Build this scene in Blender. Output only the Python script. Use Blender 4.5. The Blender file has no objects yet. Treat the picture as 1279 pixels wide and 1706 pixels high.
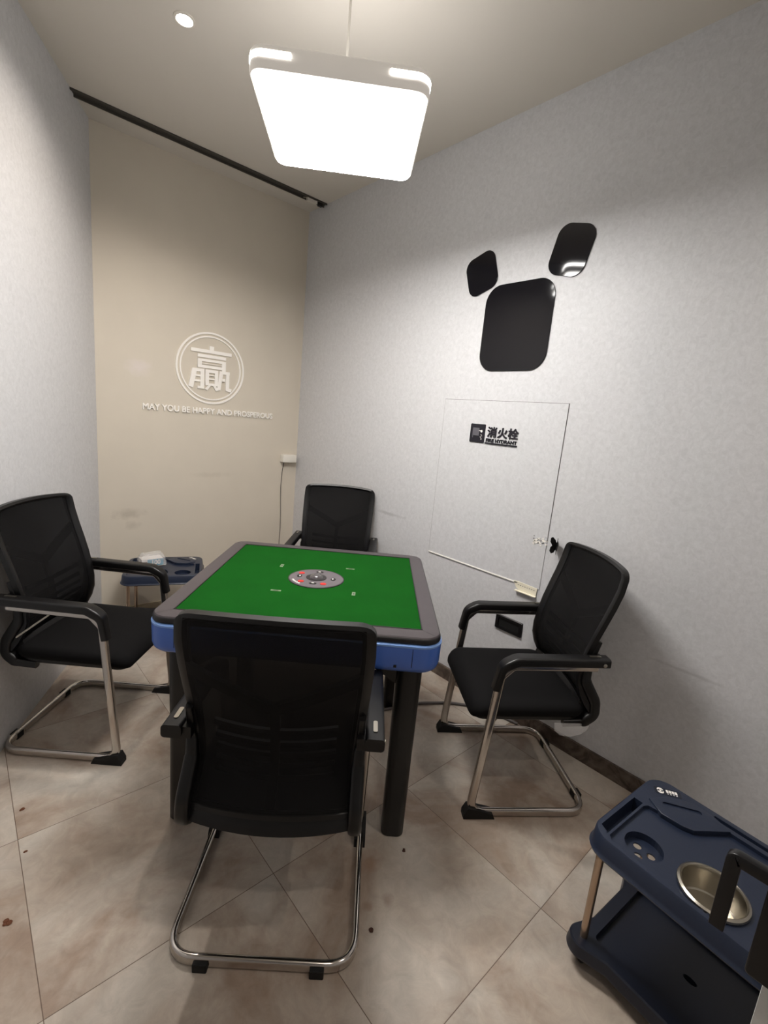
import bpy, bmesh, math, random
from mathutils import Vector, Matrix
random.seed(7)
SC = bpy.context.scene
COL = SC.collection
PI = math.pi

# ------------------------------------------------------------------ camera
CAM_H = 1.4503
cam_d = bpy.data.cameras.new('camera')
cam_d.sensor_fit = 'VERTICAL'
cam_d.sensor_height = 24.0
cam_d.lens = 782.7 / 1706.0 * 24.0
cam_d.clip_start = 0.02
cam = bpy.data.objects.new('camera', cam_d)
COL.objects.link(cam)
rx = Vector((0.74370801, -0.66247648, 0.0895729)).normalized()
uy = Vector((0.06266095, 0.20248144, 0.97727932)).normalized()
fz = rx.cross(uy).normalized() * -1.0
uy = rx.cross(fz).normalized()
cam.matrix_world = Matrix(((rx.x, uy.x, -fz.x, 0), (rx.y, uy.y, -fz.y, 0), (rx.z, uy.z, -fz.z, CAM_H), (0, 0, 0, 1)))
SC.camera = cam

# ------------------------------------------------------------------ world, exposure
SC.view_settings.view_transform = 'Standard'
SC.view_settings.look = 'None'
SC.view_settings.gamma = 1.0
SC.view_settings.use_curve_mapping = False
SC.view_settings.exposure = 1.37
wd = bpy.data.worlds.new('world')
SC.world = wd
wd.use_nodes = True
wd.node_tree.nodes['Background'].inputs[0].default_value = (0.9, 0.92, 1.0, 1)
wd.node_tree.nodes['Background'].inputs[1].default_value = 0.0
LAMP_E = 17.0        # pendant panel emission
SLOT_E = 20.0
TOP_E = 1.9           # upward glow added on top of the lamp to brighten the ceiling
SPOT_W = 12.0         # each unseen downlight added behind the viewer
LAMP_COL = (1.0, 0.975, 0.945, 1)

# room measures (metres)
XR, YB, YT, ZC = 2.0415, 3.3162, 3.131, 2.8984
YF = -1.35
def left_x(y): return 0.635 - (YB - y) * 0.5215

# ------------------------------------------------------------------ materials
def s2l(c):
    return tuple(((v / 255.0) / 12.92 if v / 255.0 <= 0.04045 else ((v / 255.0 + 0.055) / 1.055) ** 2.4) for v in c) + (1.0,)
def mat(name, rgb, rough=0.5, metal=0.0, spec=0.5, noise=0.0, nscale=40.0, bump=0.0, bscale=200.0, alpha=1.0, coat=0.0, trans=0.0, ior=1.45):
    m = bpy.data.materials.new(name); m.use_nodes = True
    nt = m.node_tree; b = nt.nodes['Principled BSDF']
    col = s2l(rgb)
    b.inputs['Base Color'].default_value = col
    b.inputs['Roughness'].default_value = rough
    b.inputs['Metallic'].default_value = metal
    b.inputs['Specular IOR Level'].default_value = spec
    b.inputs['Coat Weight'].default_value = coat
    b.inputs['Coat Roughness'].default_value = 0.05
    b.inputs['Transmission Weight'].default_value = trans
    b.inputs['IOR'].default_value = ior
    b.inputs['Alpha'].default_value = alpha
    tc = nt.nodes.new('ShaderNodeTexCoord')
    if noise > 0:
        n = nt.nodes.new('ShaderNodeTexNoise'); n.inputs['Scale'].default_value = nscale; n.inputs['Detail'].default_value = 6
        nt.links.new(tc.outputs['Object'], n.inputs['Vector'])
        r = nt.nodes.new('ShaderNodeMapRange')
        r.inputs['From Min'].default_value = 0.3; r.inputs['From Max'].default_value = 0.7
        r.inputs['To Min'].default_value = 1 - noise; r.inputs['To Max'].default_value = 1 + noise
        nt.links.new(n.outputs['Fac'], r.inputs['Value'])
        mx = nt.nodes.new('ShaderNodeVectorMath'); mx.operation = 'SCALE'
        mx.inputs[0].default_value = col[:3]
        nt.links.new(r.outputs['Result'], mx.inputs['Scale'])
        nt.links.new(mx.outputs['Vector'], b.inputs['Base Color'])
    if bump > 0:
        n2 = nt.nodes.new('ShaderNodeTexNoise'); n2.inputs['Scale'].default_value = bscale; n2.inputs['Detail'].default_value = 4
        nt.links.new(tc.outputs['Object'], n2.inputs['Vector'])
        bp = nt.nodes.new('ShaderNodeBump'); bp.inputs['Strength'].default_value = bump; bp.inputs['Distance'].default_value = 0.002
        nt.links.new(n2.outputs['Fac'], bp.inputs['Height'])
        nt.links.new(bp.outputs['Normal'], b.inputs['Normal'])
    return m

def emit(name, col, strength):
    m = bpy.data.materials.new(name); m.use_nodes = True
    nt = m.node_tree; nt.nodes.clear()
    e = nt.nodes.new('ShaderNodeEmission'); o = nt.nodes.new('ShaderNodeOutputMaterial')
    e.inputs[0].default_value = col; e.inputs[1].default_value = strength
    nt.links.new(e.outputs[0], o.inputs[0])
    return m

def add_marks(m, marks):
    """worn marks with a shape of their own: (centre, radii, rgb, strength)"""
    nt = m.node_tree; b = nt.nodes['Principled BSDF']
    tc = nt.nodes.new('ShaderNodeTexCoord')
    nz = nt.nodes.new('ShaderNodeTexNoise'); nz.inputs['Scale'].default_value = 22; nz.inputs['Detail'].default_value = 5
    nt.links.new(tc.outputs['Object'], nz.inputs['Vector'])
    for c, r, rgb, st in marks:
        mp = nt.nodes.new('ShaderNodeMapping'); mp.vector_type = 'POINT'
        mp.inputs['Location'].default_value = (-c[0] / r[0], -c[1] / r[1], -c[2] / r[2])
        mp.inputs['Scale'].default_value = (1 / r[0], 1 / r[1], 1 / r[2])
        nt.links.new(tc.outputs['Object'], mp.inputs['Vector'])
        ln = nt.nodes.new('ShaderNodeVectorMath'); ln.operation = 'LENGTH'
        nt.links.new(mp.outputs[0], ln.inputs[0])
        ad = nt.nodes.new('ShaderNodeMath'); ad.operation = 'MULTIPLY_ADD'
        nt.links.new(nz.outputs['Fac'], ad.inputs[0]); ad.inputs[1].default_value = 1.6; ad.inputs[2].default_value = -0.8
        a2 = nt.nodes.new('ShaderNodeMath'); nt.links.new(ad.outputs[0], a2.inputs[0]); nt.links.new(ln.outputs['Value'], a2.inputs[1])
        mr = nt.nodes.new('ShaderNodeMapRange'); mr.inputs['From Min'].default_value = 1.15; mr.inputs['From Max'].default_value = 0.25
        mr.inputs['To Min'].default_value = 0; mr.inputs['To Max'].default_value = st
        nt.links.new(a2.outputs[0], mr.inputs['Value'])
        mx = nt.nodes.new('ShaderNodeMix'); mx.data_type = 'RGBA'
        lk = b.inputs['Base Color'].links
        if lk: nt.links.new(lk[0].from_socket, mx.inputs[6])
        else: mx.inputs[6].default_value = b.inputs['Base Color'].default_value
        mx.inputs[7].default_value = s2l(rgb)
        nt.links.new(mr.outputs['Result'], mx.inputs[0])
        nt.links.new(mx.outputs[2], b.inputs['Base Color'])

def wallpaper(name, rgb):
    m = bpy.data.materials.new(name); m.use_nodes = True
    nt = m.node_tree; b = nt.nodes['Principled BSDF']
    tc = nt.nodes.new('ShaderNodeTexCoord')
    n = nt.nodes.new('ShaderNodeTexNoise'); n.inputs['Scale'].default_value = 48; n.inputs['Detail'].default_value = 9; n.inputs['Roughness'].default_value = 0.75
    n.inputs['Distortion'].default_value = 0.8
    nt.links.new(tc.outputs['Object'], n.inputs['Vector'])
    cr = nt.nodes.new('ShaderNodeValToRGB')
    a = s2l([v - 8 for v in rgb]); c = s2l([v + 5 for v in rgb])
    cr.color_ramp.elements[0].position = 0.36; cr.color_ramp.elements[0].color = a
    cr.color_ramp.elements[1].position = 0.62; cr.color_ramp.elements[1].color = c
    nt.links.new(n.outputs['Fac'], cr.inputs[0]); nt.links.new(cr.outputs[0], b.inputs['Base Color'])
    mp = nt.nodes.new('ShaderNodeMapping'); mp.inputs['Scale'].default_value = (70, 70, 16)
    nt.links.new(tc.outputs['Object'], mp.inputs['Vector'])
    n2 = nt.nodes.new('ShaderNodeTexNoise'); n2.inputs['Scale'].default_value = 1.0; n2.inputs['Detail'].default_value = 6
    nt.links.new(mp.outputs[0], n2.inputs['Vector'])
    bp = nt.nodes.new('ShaderNodeBump'); bp.inputs['Strength'].default_value = 0.35; bp.inputs['Distance'].default_value = 0.003
    nt.links.new(n2.outputs['Fac'], bp.inputs['Height']); nt.links.new(bp.outputs[0], b.inputs['Normal'])
    rr = nt.nodes.new('ShaderNodeMapRange'); rr.inputs['To Min'].default_value = 0.55; rr.inputs['To Max'].default_value = 0.38
    nt.links.new(n.outputs['Fac'], rr.inputs['Value']); nt.links.new(rr.outputs[0], b.inputs['Roughness'])
    b.inputs['Specular IOR Level'].default_value = 0.4
    return m

def floor_material():
    m = bpy.data.materials.new('stone_tile'); m.use_nodes = True
    nt = m.node_tree; b = nt.nodes['Principled BSDF']
    L = nt.links.new
    tc = nt.nodes.new('ShaderNodeTexCoord')
    sep = nt.nodes.new('ShaderNodeSeparateXYZ'); L(tc.outputs['Object'], sep.inputs[0])
    def line(sock, off):
        a = nt.nodes.new('ShaderNodeMath'); a.operation = 'SUBTRACT'; L(sock, a.inputs[0]); a.inputs[1].default_value = off
        d = nt.nodes.new('ShaderNodeMath'); d.operation = 'DIVIDE'; L(a.outputs[0], d.inputs[0]); d.inputs[1].default_value = 0.6
        fl = nt.nodes.new('ShaderNodeMath'); fl.operation = 'FLOOR'; L(d.outputs[0], fl.inputs[0])
        p = nt.nodes.new('ShaderNodeMath'); p.operation = 'PINGPONG'; L(a.outputs[0], p.inputs[0]); p.inputs[1].default_value = 0.3
        return p.outputs[0], fl.outputs[0]
    px, ix = line(sep.outputs['X'], 0.065)
    py, iy = line(sep.outputs['Y'], 1.684)
    mn = nt.nodes.new('ShaderNodeMath'); mn.operation = 'MINIMUM'; L(px, mn.inputs[0]); L(py, mn.inputs[1])
    g = nt.nodes.new('ShaderNodeMapRange'); g.inputs['From Min'].default_value = 0.0005; g.inputs['From Max'].default_value = 0.0015
    L(mn.outputs[0], g.inputs['Value'])
    # per-tile offset of the cloud pattern
    cmb = nt.nodes.new('ShaderNodeCombineXYZ'); L(ix, cmb.inputs[0]); L(iy, cmb.inputs[1])
    wn = nt.nodes.new('ShaderNodeTexWhiteNoise'); wn.noise_dimensions = '3D'; L(cmb.outputs[0], wn.inputs['Vector'])
    sc = nt.nodes.new('ShaderNodeVectorMath'); sc.operation = 'SCALE'; L(wn.outputs['Color'], sc.inputs[0]); sc.inputs['Scale'].default_value = 13
    ad = nt.nodes.new('ShaderNodeVectorMath'); ad.operation = 'ADD'; L(tc.outputs['Object'], ad.inputs[0]); L(sc.outputs[0], ad.inputs[1])
    n1 = nt.nodes.new('ShaderNodeTexNoise'); n1.inputs['Scale'].default_value = 2.6; n1.inputs['Detail'].default_value = 7; n1.inputs['Roughness'].default_value = 0.58; n1.inputs['Distortion'].default_value = 0.9
    L(ad.outputs[0], n1.inputs['Vector'])
    cr = nt.nodes.new('ShaderNodeValToRGB'); e = cr.color_ramp.elements
    e[0].position = 0.34; e[0].color = s2l((150, 131, 116))
    e[1].position = 0.66; e[1].color = s2l((188, 180, 169))
    e2 = cr.color_ramp.elements.new(0.47); e2.color = s2l((172, 159, 146))
    L(n1.outputs['Fac'], cr.inputs[0])
    n2 = nt.nodes.new('ShaderNodeTexNoise'); n2.inputs['Scale'].default_value = 16; n2.inputs['Detail'].default_value = 9; n2.inputs['Roughness'].default_value = 0.72; n2.inputs['Distortion'].default_value = 1.2
    L(ad.outputs[0], n2.inputs['Vector'])
    r2 = nt.nodes.new('ShaderNodeMapRange'); r2.inputs['From Min'].default_value = 0.3; r2.inputs['From Max'].default_value = 0.7; r2.inputs['To Min'].default_value = 0.84; r2.inputs['To Max'].default_value = 1.1
    L(n2.outputs['Fac'], r2.inputs['Value'])
    mul = nt.nodes.new('ShaderNodeVectorMath'); mul.operation = 'SCALE'; L(cr.outputs[0], mul.inputs[0]); L(r2.outputs[0], mul.inputs['Scale'])
    mx = nt.nodes.new('ShaderNodeMix'); mx.data_type = 'RGBA'; L(g.outputs[0], mx.inputs[0]); mx.inputs[6].default_value = s2l((98, 80, 68)); L(mul.outputs[0], mx.inputs[7])
    L(mx.outputs[2], b.inputs['Base Color'])
    r3 = nt.nodes.new('ShaderNodeMapRange'); r3.inputs['To Min'].default_value = 0.3; r3.inputs['To Max'].default_value = 0.5
    L(n2.outputs['Fac'], r3.inputs['Value']); L(r3.outputs[0], b.inputs['Roughness'])
    b.inputs['Specular IOR Level'].default_value = 0.4
    bp = nt.nodes.new('ShaderNodeBump'); bp.inputs['Strength'].default_value = 0.5; bp.inputs['Distance'].default_value = 0.001
    L(g.outputs[0], bp.inputs['Height']); L(bp.outputs[0], b.inputs['Normal'])
    return m

def mesh_fabric(name, rgb, see):
    m = mat(name, rgb, 0.75, spec=0.25)
    nt = m.node_tree; b = nt.nodes['Principled BSDF']; out = nt.nodes['Material Output']
    tr = nt.nodes.new('ShaderNodeBsdfTransparent')
    mx = nt.nodes.new('ShaderNodeMixShader'); mx.inputs[0].default_value = see
    nt.links.new(b.outputs[0], mx.inputs[1]); nt.links.new(tr.outputs[0], mx.inputs[2]); nt.links.new(mx.outputs[0], out.inputs[0])
    return m

def marble(name, c1, c2, scale):
    m = bpy.data.materials.new(name); m.use_nodes = True
    nt = m.node_tree; b = nt.nodes['Principled BSDF']
    tc = nt.nodes.new('ShaderNodeTexCoord')
    n = nt.nodes.new('ShaderNodeTexNoise'); n.inputs['Scale'].default_value = scale; n.inputs['Detail'].default_value = 8; n.inputs['Distortion'].default_value = 2.5
    nt.links.new(tc.outputs['Object'], n.inputs['Vector'])
    cr = nt.nodes.new('ShaderNodeValToRGB'); cr.color_ramp.elements[0].position = 0.38; cr.color_ramp.elements[0].color = s2l(c1)
    cr.color_ramp.elements[1].position = 0.62; cr.color_ramp.elements[1].color = s2l(c2)
    nt.links.new(n.outputs['Fac'], cr.inputs[0]); nt.links.new(cr.outputs[0], b.inputs['Base Color'])
    b.inputs['Roughness'].default_value = 0.35
    return m

M = {}
M['paper'] = wallpaper('blue_grey_wallpaper', (200, 200, 202))
M['paper_panel'] = wallpaper('panel_wallpaper', (200, 200, 202))
M['beige'] = mat('beige_wall_paint', (208, 199, 184), 0.6, noise=0.02, nscale=5, bump=0.06, bscale=300)
M['ceil'] = mat('white_ceiling_paint', (214, 208, 199), 0.85, noise=0.01, nscale=3)
M['floor'] = floor_material()
M['skirt'] = marble('dark_brown_marble', (62, 50, 44), (104, 92, 82), 9)
M['skirt_b'] = marble('beige_skirting', (170, 156, 130), (196, 184, 160), 7)
M['track'] = mat('dark_track', (74, 70, 64), 0.5, 0.3)
M['track_dark'] = mat('track_slot_black', (24, 23, 22), 0.7)
M['white'] = mat('white_plastic', (226, 222, 212), 0.4)
M['lampwhite'] = mat('white_lamp_housing', (222, 216, 206), 0.45)
M['lampbody'] = mat('glowing_lamp_housing', (222, 216, 206), 0.45)
_b = M['lampbody'].node_tree.nodes['Principled BSDF']; _b.inputs['Emission Color'].default_value = (1.0, 0.93, 0.85, 1); _b.inputs['Emission Strength'].default_value = 0.10
M['lamp'] = emit('lamp_panel_light', LAMP_COL, LAMP_E)
M['lamptop'] = emit('lamp_top_fill', LAMP_COL, TOP_E)
M['slot'] = emit('lamp_slot_light', LAMP_COL, SLOT_E)
M['spot'] = emit('downlight_light', (1.0, 0.93, 0.86, 1), 14.0)
M['blackp'] = mat('black_plastic', (9, 8, 9), 0.38, noise=0.05)
M['blacks'] = mat('black_satin_plastic', (16, 15, 17), 0.3)
M['blackf'] = mat('black_seat_fabric', (9, 8, 9), 0.85, spec=0.2, bump=0.3, bscale=600)
M['mesh'] = mesh_fabric('black_mesh_fabric', (9, 8, 9), 0.11)
M['rubber'] = mat('black_rubber', (8, 8, 8), 0.7)
M['chrome'] = mat('chrome_tube', (196, 190, 184), 0.16, 1.0, noise=0.04, nscale=8)
M['steel'] = mat('brushed_steel', (186, 180, 168), 0.3, 1.0)
M['frame'] = mat('grey_brown_table_frame', (68, 62, 65), 0.42, noise=0.04, nscale=30)
M['framedark'] = mat('dark_table_edge', (22, 20, 23), 0.4)
M['felt'] = mat('green_felt', (13, 72, 17), 0.95, spec=0.08, noise=0.07, nscale=9, bump=0.25, bscale=900)
M['blue'] = mat('blue_table_apron', (70, 108, 192), 0.32, coat=0.2)
M['bluelight'] = mat('light_blue_apron_edge', (130, 170, 236), 0.3)
M['black'] = mat('black_table_leg', (8, 8, 9), 0.35)
M['navy'] = mat('navy_plastic', (32, 40, 58), 0.34, bump=0.15, bscale=120)
M['navyd'] = mat('dark_navy_plastic', (20, 25, 38), 0.34)
M['wood'] = mat('bronze_steel_tube', (182, 160, 140), 0.25, 0.9)
M['disc'] = mat('grey_disc_plastic', (98, 92, 96), 0.35)
M['discring'] = mat('dark_disc_ring', (40, 37, 39), 0.35)
M['glass'] = mat('clear_plastic_dome', (84, 80, 82), 0.08, coat=0.6)
M['red'] = mat('red_button', (196, 44, 40), 0.4)
M['tilew'] = mat('pale_slot_edge', (118, 138, 108), 0.6)
M['gloss'] = mat('glossy_black_acrylic', (12, 11, 16), 0.06, spec=0.5)
M['signblack'] = mat('black_sign_acrylic', (28, 26, 34), 0.25)
M['signgrey'] = mat('grey_sign_print', (92, 90, 96), 0.5)
M['letter'] = mat('white_foam_letter', (244, 240, 234), 0.6)
M['gap'] = mat('dark_panel_gap', (104, 100, 100), 0.9)
M['cream'] = mat('cream_plastic', (226, 220, 200), 0.6)
M['flake'] = mat('white_plaster_flake', (232, 228, 220), 0.9)
M['teal'] = mat('teal_printed_card', (52, 134, 162), 0.5)
M['cardw'] = mat('white_card', (220, 214, 210), 0.6)
M['cardbr'] = mat('dark_red_card', (84, 56, 62), 0.6)
M['hose'] = mat('grey_cable_sheath', (92, 86, 84), 0.5)
M['crumb'] = mat('brown_crumb', (96, 56, 34), 0.8)
M['bug'] = mat('dark_crumb', (62, 34, 24), 0.8)
M['doorw'] = mat('white_door_paint', (206, 206, 202), 0.45)
M['scuff'] = mat('grey_scuff', (150, 148, 150), 0.9)
m = bpy.data.materials.new('clear_plastic_film'); m.use_nodes = True
nt = m.node_tree; b = nt.nodes['Principled BSDF']; b.inputs['Base Color'].default_value = (0.9, 0.9, 0.9, 1); b.inputs['Roughness'].default_value = 0.18
tr = nt.nodes.new('ShaderNodeBsdfTransparent'); mx = nt.nodes.new('ShaderNodeMixShader'); mx.inputs[0].default_value = 0.72
nt.links.new(b.outputs[0], mx.inputs[1]); nt.links.new(tr.outputs[0], mx.inputs[2]); nt.links.new(mx.outputs[0], nt.nodes['Material Output'].inputs[0])
M['film'] = m
add_marks(M['beige'], [((0.874, YB, 1.632), (0.072, 0.2, 0.055), (216, 206, 200), 0.8),
                       ((0.80, YB, 0.70), (0.10, 0.2, 0.035), (160, 150, 134), 0.45),
                       ((0.83, YB, 0.62), (0.05, 0.2, 0.03), (165, 155, 140), 0.35),
                       ((1.35, YB, 0.95), (0.16, 0.2, 0.02), (186, 176, 160), 0.35)])
add_marks(M['floor'], [((0.935, 0.93, 0), (0.05, 0.04, 1), (140, 104, 80), 0.5), ((0.90, 0.80, 0), (0.02, 0.02, 1), (130, 110, 94), 0.5), ((0.84, 0.82, 0), (0.018, 0.018, 1), (128, 100, 82), 0.5)])
add_marks(M['paper'], [((XR, 2.16, 0.86), (0.3, 0.16, 0.012), (150, 148, 150), 0.5),
                       ((XR, 0.42, 0.60), (0.3, 0.14, 0.008), (160, 158, 160), 0.5)])
add_marks(M['paper_panel'], [((XR, 1.14, 0.955), (0.3, 0.05, 0.012), (128, 124, 122), 0.8),
                             ((XR, 1.62, 1.02), (0.3, 0.05, 0.006), (170, 168, 170), 0.6)])

# ------------------------------------------------------------------ mesh helpers
def tagp(o, label=None, cat=None, group=None, kind=None):
    if label: o['label'] = label
    if cat: o['category'] = cat
    if group: o['group'] = group
    if kind: o['kind'] = kind
    return o
def obj(name, bm, m, parent=None, smooth=None, loc=None, rotz=0):
    me = bpy.data.meshes.new(name)
    if name not in ('lettering', 'characters'): bmesh.ops.recalc_face_normals(bm, faces=bm.faces)
    bm.to_mesh(me); bm.free()
    me.materials.append(m)
    if smooth is not None: me.shade_smooth(); me.set_sharp_from_angle(angle=math.radians(smooth))
    o = bpy.data.objects.new(name, me); COL.objects.link(o)
    if parent: o.parent = parent
    if loc: o.location = loc
    o.rotation_euler = (0, 0, rotz)
    return o
def thing(name, label, cat, loc=(0, 0, 0), rotz=0, group=None):
    o = bpy.data.objects.new(name, None); COL.objects.link(o)
    o.empty_display_size = 0.05
    o.location = loc; o.rotation_euler = (0, 0, rotz)
    return tagp(o, label, cat, group)
def B(): return bmesh.new()
def box(bm, x0, x1, y0, y1, z0, z1, mtx=None):
    v = [bm.verts.new((x, y, z)) for x in (x0, x1) for y in (y0, y1) for z in (z0, z1)]
    for f in ((0, 1, 3, 2), (4, 6, 7, 5), (0, 4, 5, 1), (2, 3, 7, 6), (0, 2, 6, 4), (1, 5, 7, 3)):
        bm.faces.new([v[i] for i in f])
    if mtx is not None:
        for q in v: q.co = mtx @ q.co
    return v
def rrect(hx, hy, r, n=6, cx=0, cy=0):
    pts = []
    for sx, sy, a0 in ((1, 1, 0), (-1, 1, 90), (-1, -1, 180), (1, -1, 270)):
        for i in range(n + 1):
            a = math.radians(a0 + 90 * i / n)
            pts.append((cx + sx * (hx - r) + r * math.cos(a), cy + sy * (hy - r) + r * math.sin(a)))
    return pts
def circ(r, n=32, cx=0, cy=0, ry=None):
    ry = ry or r
    return [(cx + r * math.cos(2 * PI * i / n), cy + ry * math.sin(2 * PI * i / n)) for i in range(n)]
def offset(pts, d):
    """inset (d>0) a counter-clockwise closed outline"""
    out = []; n = len(pts)
    for i in range(n):
        a = Vector(pts[i - 1]); p = Vector(pts[i]); c = Vector(pts[(i + 1) % n])
        e1 = (p - a); e2 = (c - p)
        if e1.length < 1e-9: e1 = e2
        if e2.length < 1e-9: e2 = e1
        e1 = e1.normalized(); e2 = e2.normalized()
        nn = Vector((-e1.y, e1.x)) + Vector((-e2.y, e2.x))
        if nn.length < 1e-6: nn = Vector((-e1.y, e1.x))
        nn.normalize()
        k = max(0.35, nn.dot(Vector((-e1.y, e1.x))))
        q = p + nn * (d / k)
        out.append((q.x, q.y))
    return out
def loft(bm, rings, mtx=None, cap0=True, cap1=True):
    """rings: list of lists of 3-D points with equal counts"""
    vs = [[bm.verts.new((mtx @ Vector(p)) if mtx is not None else p) for p in r] for r in rings]
    n = len(rings[0])
    for a, b_ in zip(vs[:-1], vs[1:]):
        for i in range(n):
            bm.faces.new((a[i], a[(i + 1) % n], b_[(i + 1) % n], b_[i]))
    if cap0: bm.faces.new(list(reversed(vs[0])))
    if cap1: bm.faces.new(vs[-1])
    return vs
def slab(bm, pts, z0, z1, bev=0.0, mtx=None, seg=3):
    rings = []
    if bev > 0:
        rings = []
        for i in range(seg + 1):
            t = PI / 2 * i / seg
            rings.append([(x, y, z0 + bev * (1 - math.cos(t))) for x, y in offset(pts, bev * (1 - math.sin(t)))])
        for i in range(seg + 1):
            t = PI / 2 * i / seg
            rings.append([(x, y, z1 - bev * (1 - math.sin(t))) for x, y in offset(pts, bev * (1 - math.cos(t)))])
    else:
        rings = [[(x, y, z0) for x, y in pts], [(x, y, z1) for x, y in pts]]
    loft(bm, rings, mtx)
def fillet(pts, rads, n=6):
    P = [Vector(p) for p in pts]; out = [P[0]]
    for i in range(1, len(P) - 1):
        r = rads[i - 1] if isinstance(rads, (list, tuple)) else rads
        a = (P[i - 1] - P[i]); c = (P[i + 1] - P[i])
        ang = a.angle(c)
        if r <= 0 or ang > PI - 0.01: out.append(P[i]); continue
        t = min(r / math.tan(ang / 2), a.length * 0.49, c.length * 0.49)
        p0 = P[i] + a.normalized() * t; p1 = P[i] + c.normalized() * t
        for k in range(n + 1):
            s = k / n
            out.append(p0 * (1 - s) ** 2 + P[i] * 2 * s * (1 - s) + p1 * s * s)
    out.append(P[-1])
    return out
def sweep(bm, path, sect, up=Vector((1, 0, 0)), scales=None, cap=True, closed=False):
    """sect: 2-D (a along side vector, b along normal). parallel transport from side = up"""
    path = [Vector(p) for p in path]
    n = len(path); T = []
    for i in range(n):
        if closed: t = path[(i + 1) % n] - path[i - 1]
        else: t = path[min(i + 1, n - 1)] - path[max(i - 1, 0)]
        T.append(t.normalized())
    s = (up - T[0] * up.dot(T[0])).normalized()
    rings = []
    for i in range(n):
        if i:
            q = T[i - 1].rotation_difference(T[i]); s = q @ s
            s = (s - T[i] * s.dot(T[i])).normalized()
        b_ = T[i].cross(s)
        k = scales[i] if scales else 1.0
        rings.append([tuple(path[i] + s * (a * k) + b_ * (c * k)) for a, c in sect])
    if closed: rings.append(rings[0])
    if closed:
        vs = [[bm.verts.new(p) for p in r] for r in rings[:-1]]
        m_ = len(sect)
        for i in range(len(vs)):
            A = vs[i]; C = vs[(i + 1) % len(vs)]
            for j in range(m_): bm.faces.new((A[j], A[(j + 1) % m_], C[(j + 1) % m_], C[j]))
    else: loft(bm, rings, None, cap, cap)
def tube(bm, pts, r, n=10, up=Vector((0, 0.3, 1))):
    sweep(bm, pts, circ(r, n), up)
def lathe(bm, prof, n=32, c=(0, 0, 0), cap0=True, cap1=True):
    loft(bm, [[(c[0] + r * math.cos(2 * PI * i / n), c[1] + r * math.sin(2 * PI * i / n), c[2] + z) for i in range(n)] for r, z in prof], None, cap0, cap1)
def text_bm(bm, s, size, depth, mtx, bold=0.0, align='LEFT', sx=1.0, spacing=1.0):
    cu = bpy.data.curves.new('lettering', 'FONT'); cu.body = s; cu.size = size; cu.extrude = depth / 2
    cu.align_x = align; cu.space_character = spacing; cu.resolution_u = 3
    o = bpy.data.objects.new('lettering', cu); COL.objects.link(o)
    dg = bpy.context.evaluated_depsgraph_get()
    me = bpy.data.meshes.new_from_object(o.evaluated_get(dg))
    bpy.data.objects.remove(o); bpy.data.curves.remove(cu)
    me.transform(Matrix.Diagonal((sx, 1, 1, 1)))
    shifts = [(0, 0)] if bold == 0 else [(bold * math.cos(PI / 4 * k), bold * math.sin(PI / 4 * k)) for k in range(8)]
    for k, (ax, ay) in enumerate(shifts):
        mc = me.copy(); mc.transform(mtx @ Matrix.Translation((ax, ay, depth * 0.012 * k))); bm.from_mesh(mc); bpy.data.meshes.remove(mc)
    bpy.data.meshes.remove(me)
def cut(o, cutters):
    """subtract a bmesh from an object's mesh for good"""
    me = bpy.data.meshes.new('cutter'); bmesh.ops.recalc_face_normals(cutters, faces=cutters.faces); cutters.to_mesh(me); cutters.free()
    c = bpy.data.objects.new('cutter', me); COL.objects.link(c)
    c.matrix_world = o.matrix_world
    md = o.modifiers.new('cut', 'BOOLEAN'); md.operation = 'DIFFERENCE'; md.object = c; md.solver = 'EXACT'; md.use_self = True
    par = o.parent; o.parent = None; c.location = o.location; c.rotation_euler = o.rotation_euler
    dg = bpy.context.evaluated_depsgraph_get(); dg.update()
    new = bpy.data.meshes.new_from_object(o.evaluated_get(dg))
    o.modifiers.clear(); old = o.data; o.data = new; new.name = o.name
    bpy.data.objects.remove(c); bpy.data.meshes.remove(me); bpy.data.meshes.remove(old)
    o.parent = par
    return o
MR = lambda y, z, d=0.0: Matrix(((0, 0, -1, XR - d), (-1, 0, 0, y), (0, 1, 0, z), (0, 0, 0, 1)))     # lies on the right wall
MBK = lambda x, z, d=0.0: Matrix(((1, 0, 0, x), (0, 0, -1, YB - d), (0, 1, 0, z), (0, 0, 0, 1)))      # lies on the back wall
def struct(name, bm, m, smooth=None):
    return tagp(obj(name, bm, m, None, smooth), kind='structure')

# ------------------------------------------------------------------ room shell
T = 0.12
lx0, lx1 = left_x(YF), left_x(YB)
def poly_slab(name, pts, z0, z1, m):
    bm = B(); slab(bm, pts, z0, z1); return struct(name, bm, m)
foot = [(lx0, YF), (XR, YF), (XR, YB), (lx1, YB)]
footx = [(lx0 - T, YF - T), (XR + T, YF - T), (XR + T, YB + T), (lx1 - T, YB + T)]
poly_slab('floor', footx, -0.1, 0.0, M['floor'])
poly_slab('ceiling', footx, ZC, ZC + 0.1, M['ceil'])
poly_slab('wall_right', [(XR, YF), (XR + T, YF), (XR + T, YB + T), (XR, YB + T)], 0, ZC, M['paper'])
poly_slab('wall_back', [(lx1 - T, YB), (XR, YB), (XR, YB + T), (lx1 - T, YB + T)], 0, ZC, M['beige'])
poly_slab('wall_left', [(lx0 - T, YF), (lx0, YF), (lx1, YB), (lx1 - T, YB)], 0, ZC, M['paper'])
poly_slab('wall_front', [(lx0 - T, YF - T), (XR + T, YF - T), (XR + T, YF), (lx0 - T, YF)], 0, ZC, M['paper'])
bm = B(); slab(bm, [(XR - 0.013, YF), (XR, YF), (XR, YB), (XR - 0.013, YB)], 0.0, 0.074); struct('baseboard_right', bm, M['skirt'])
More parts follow.
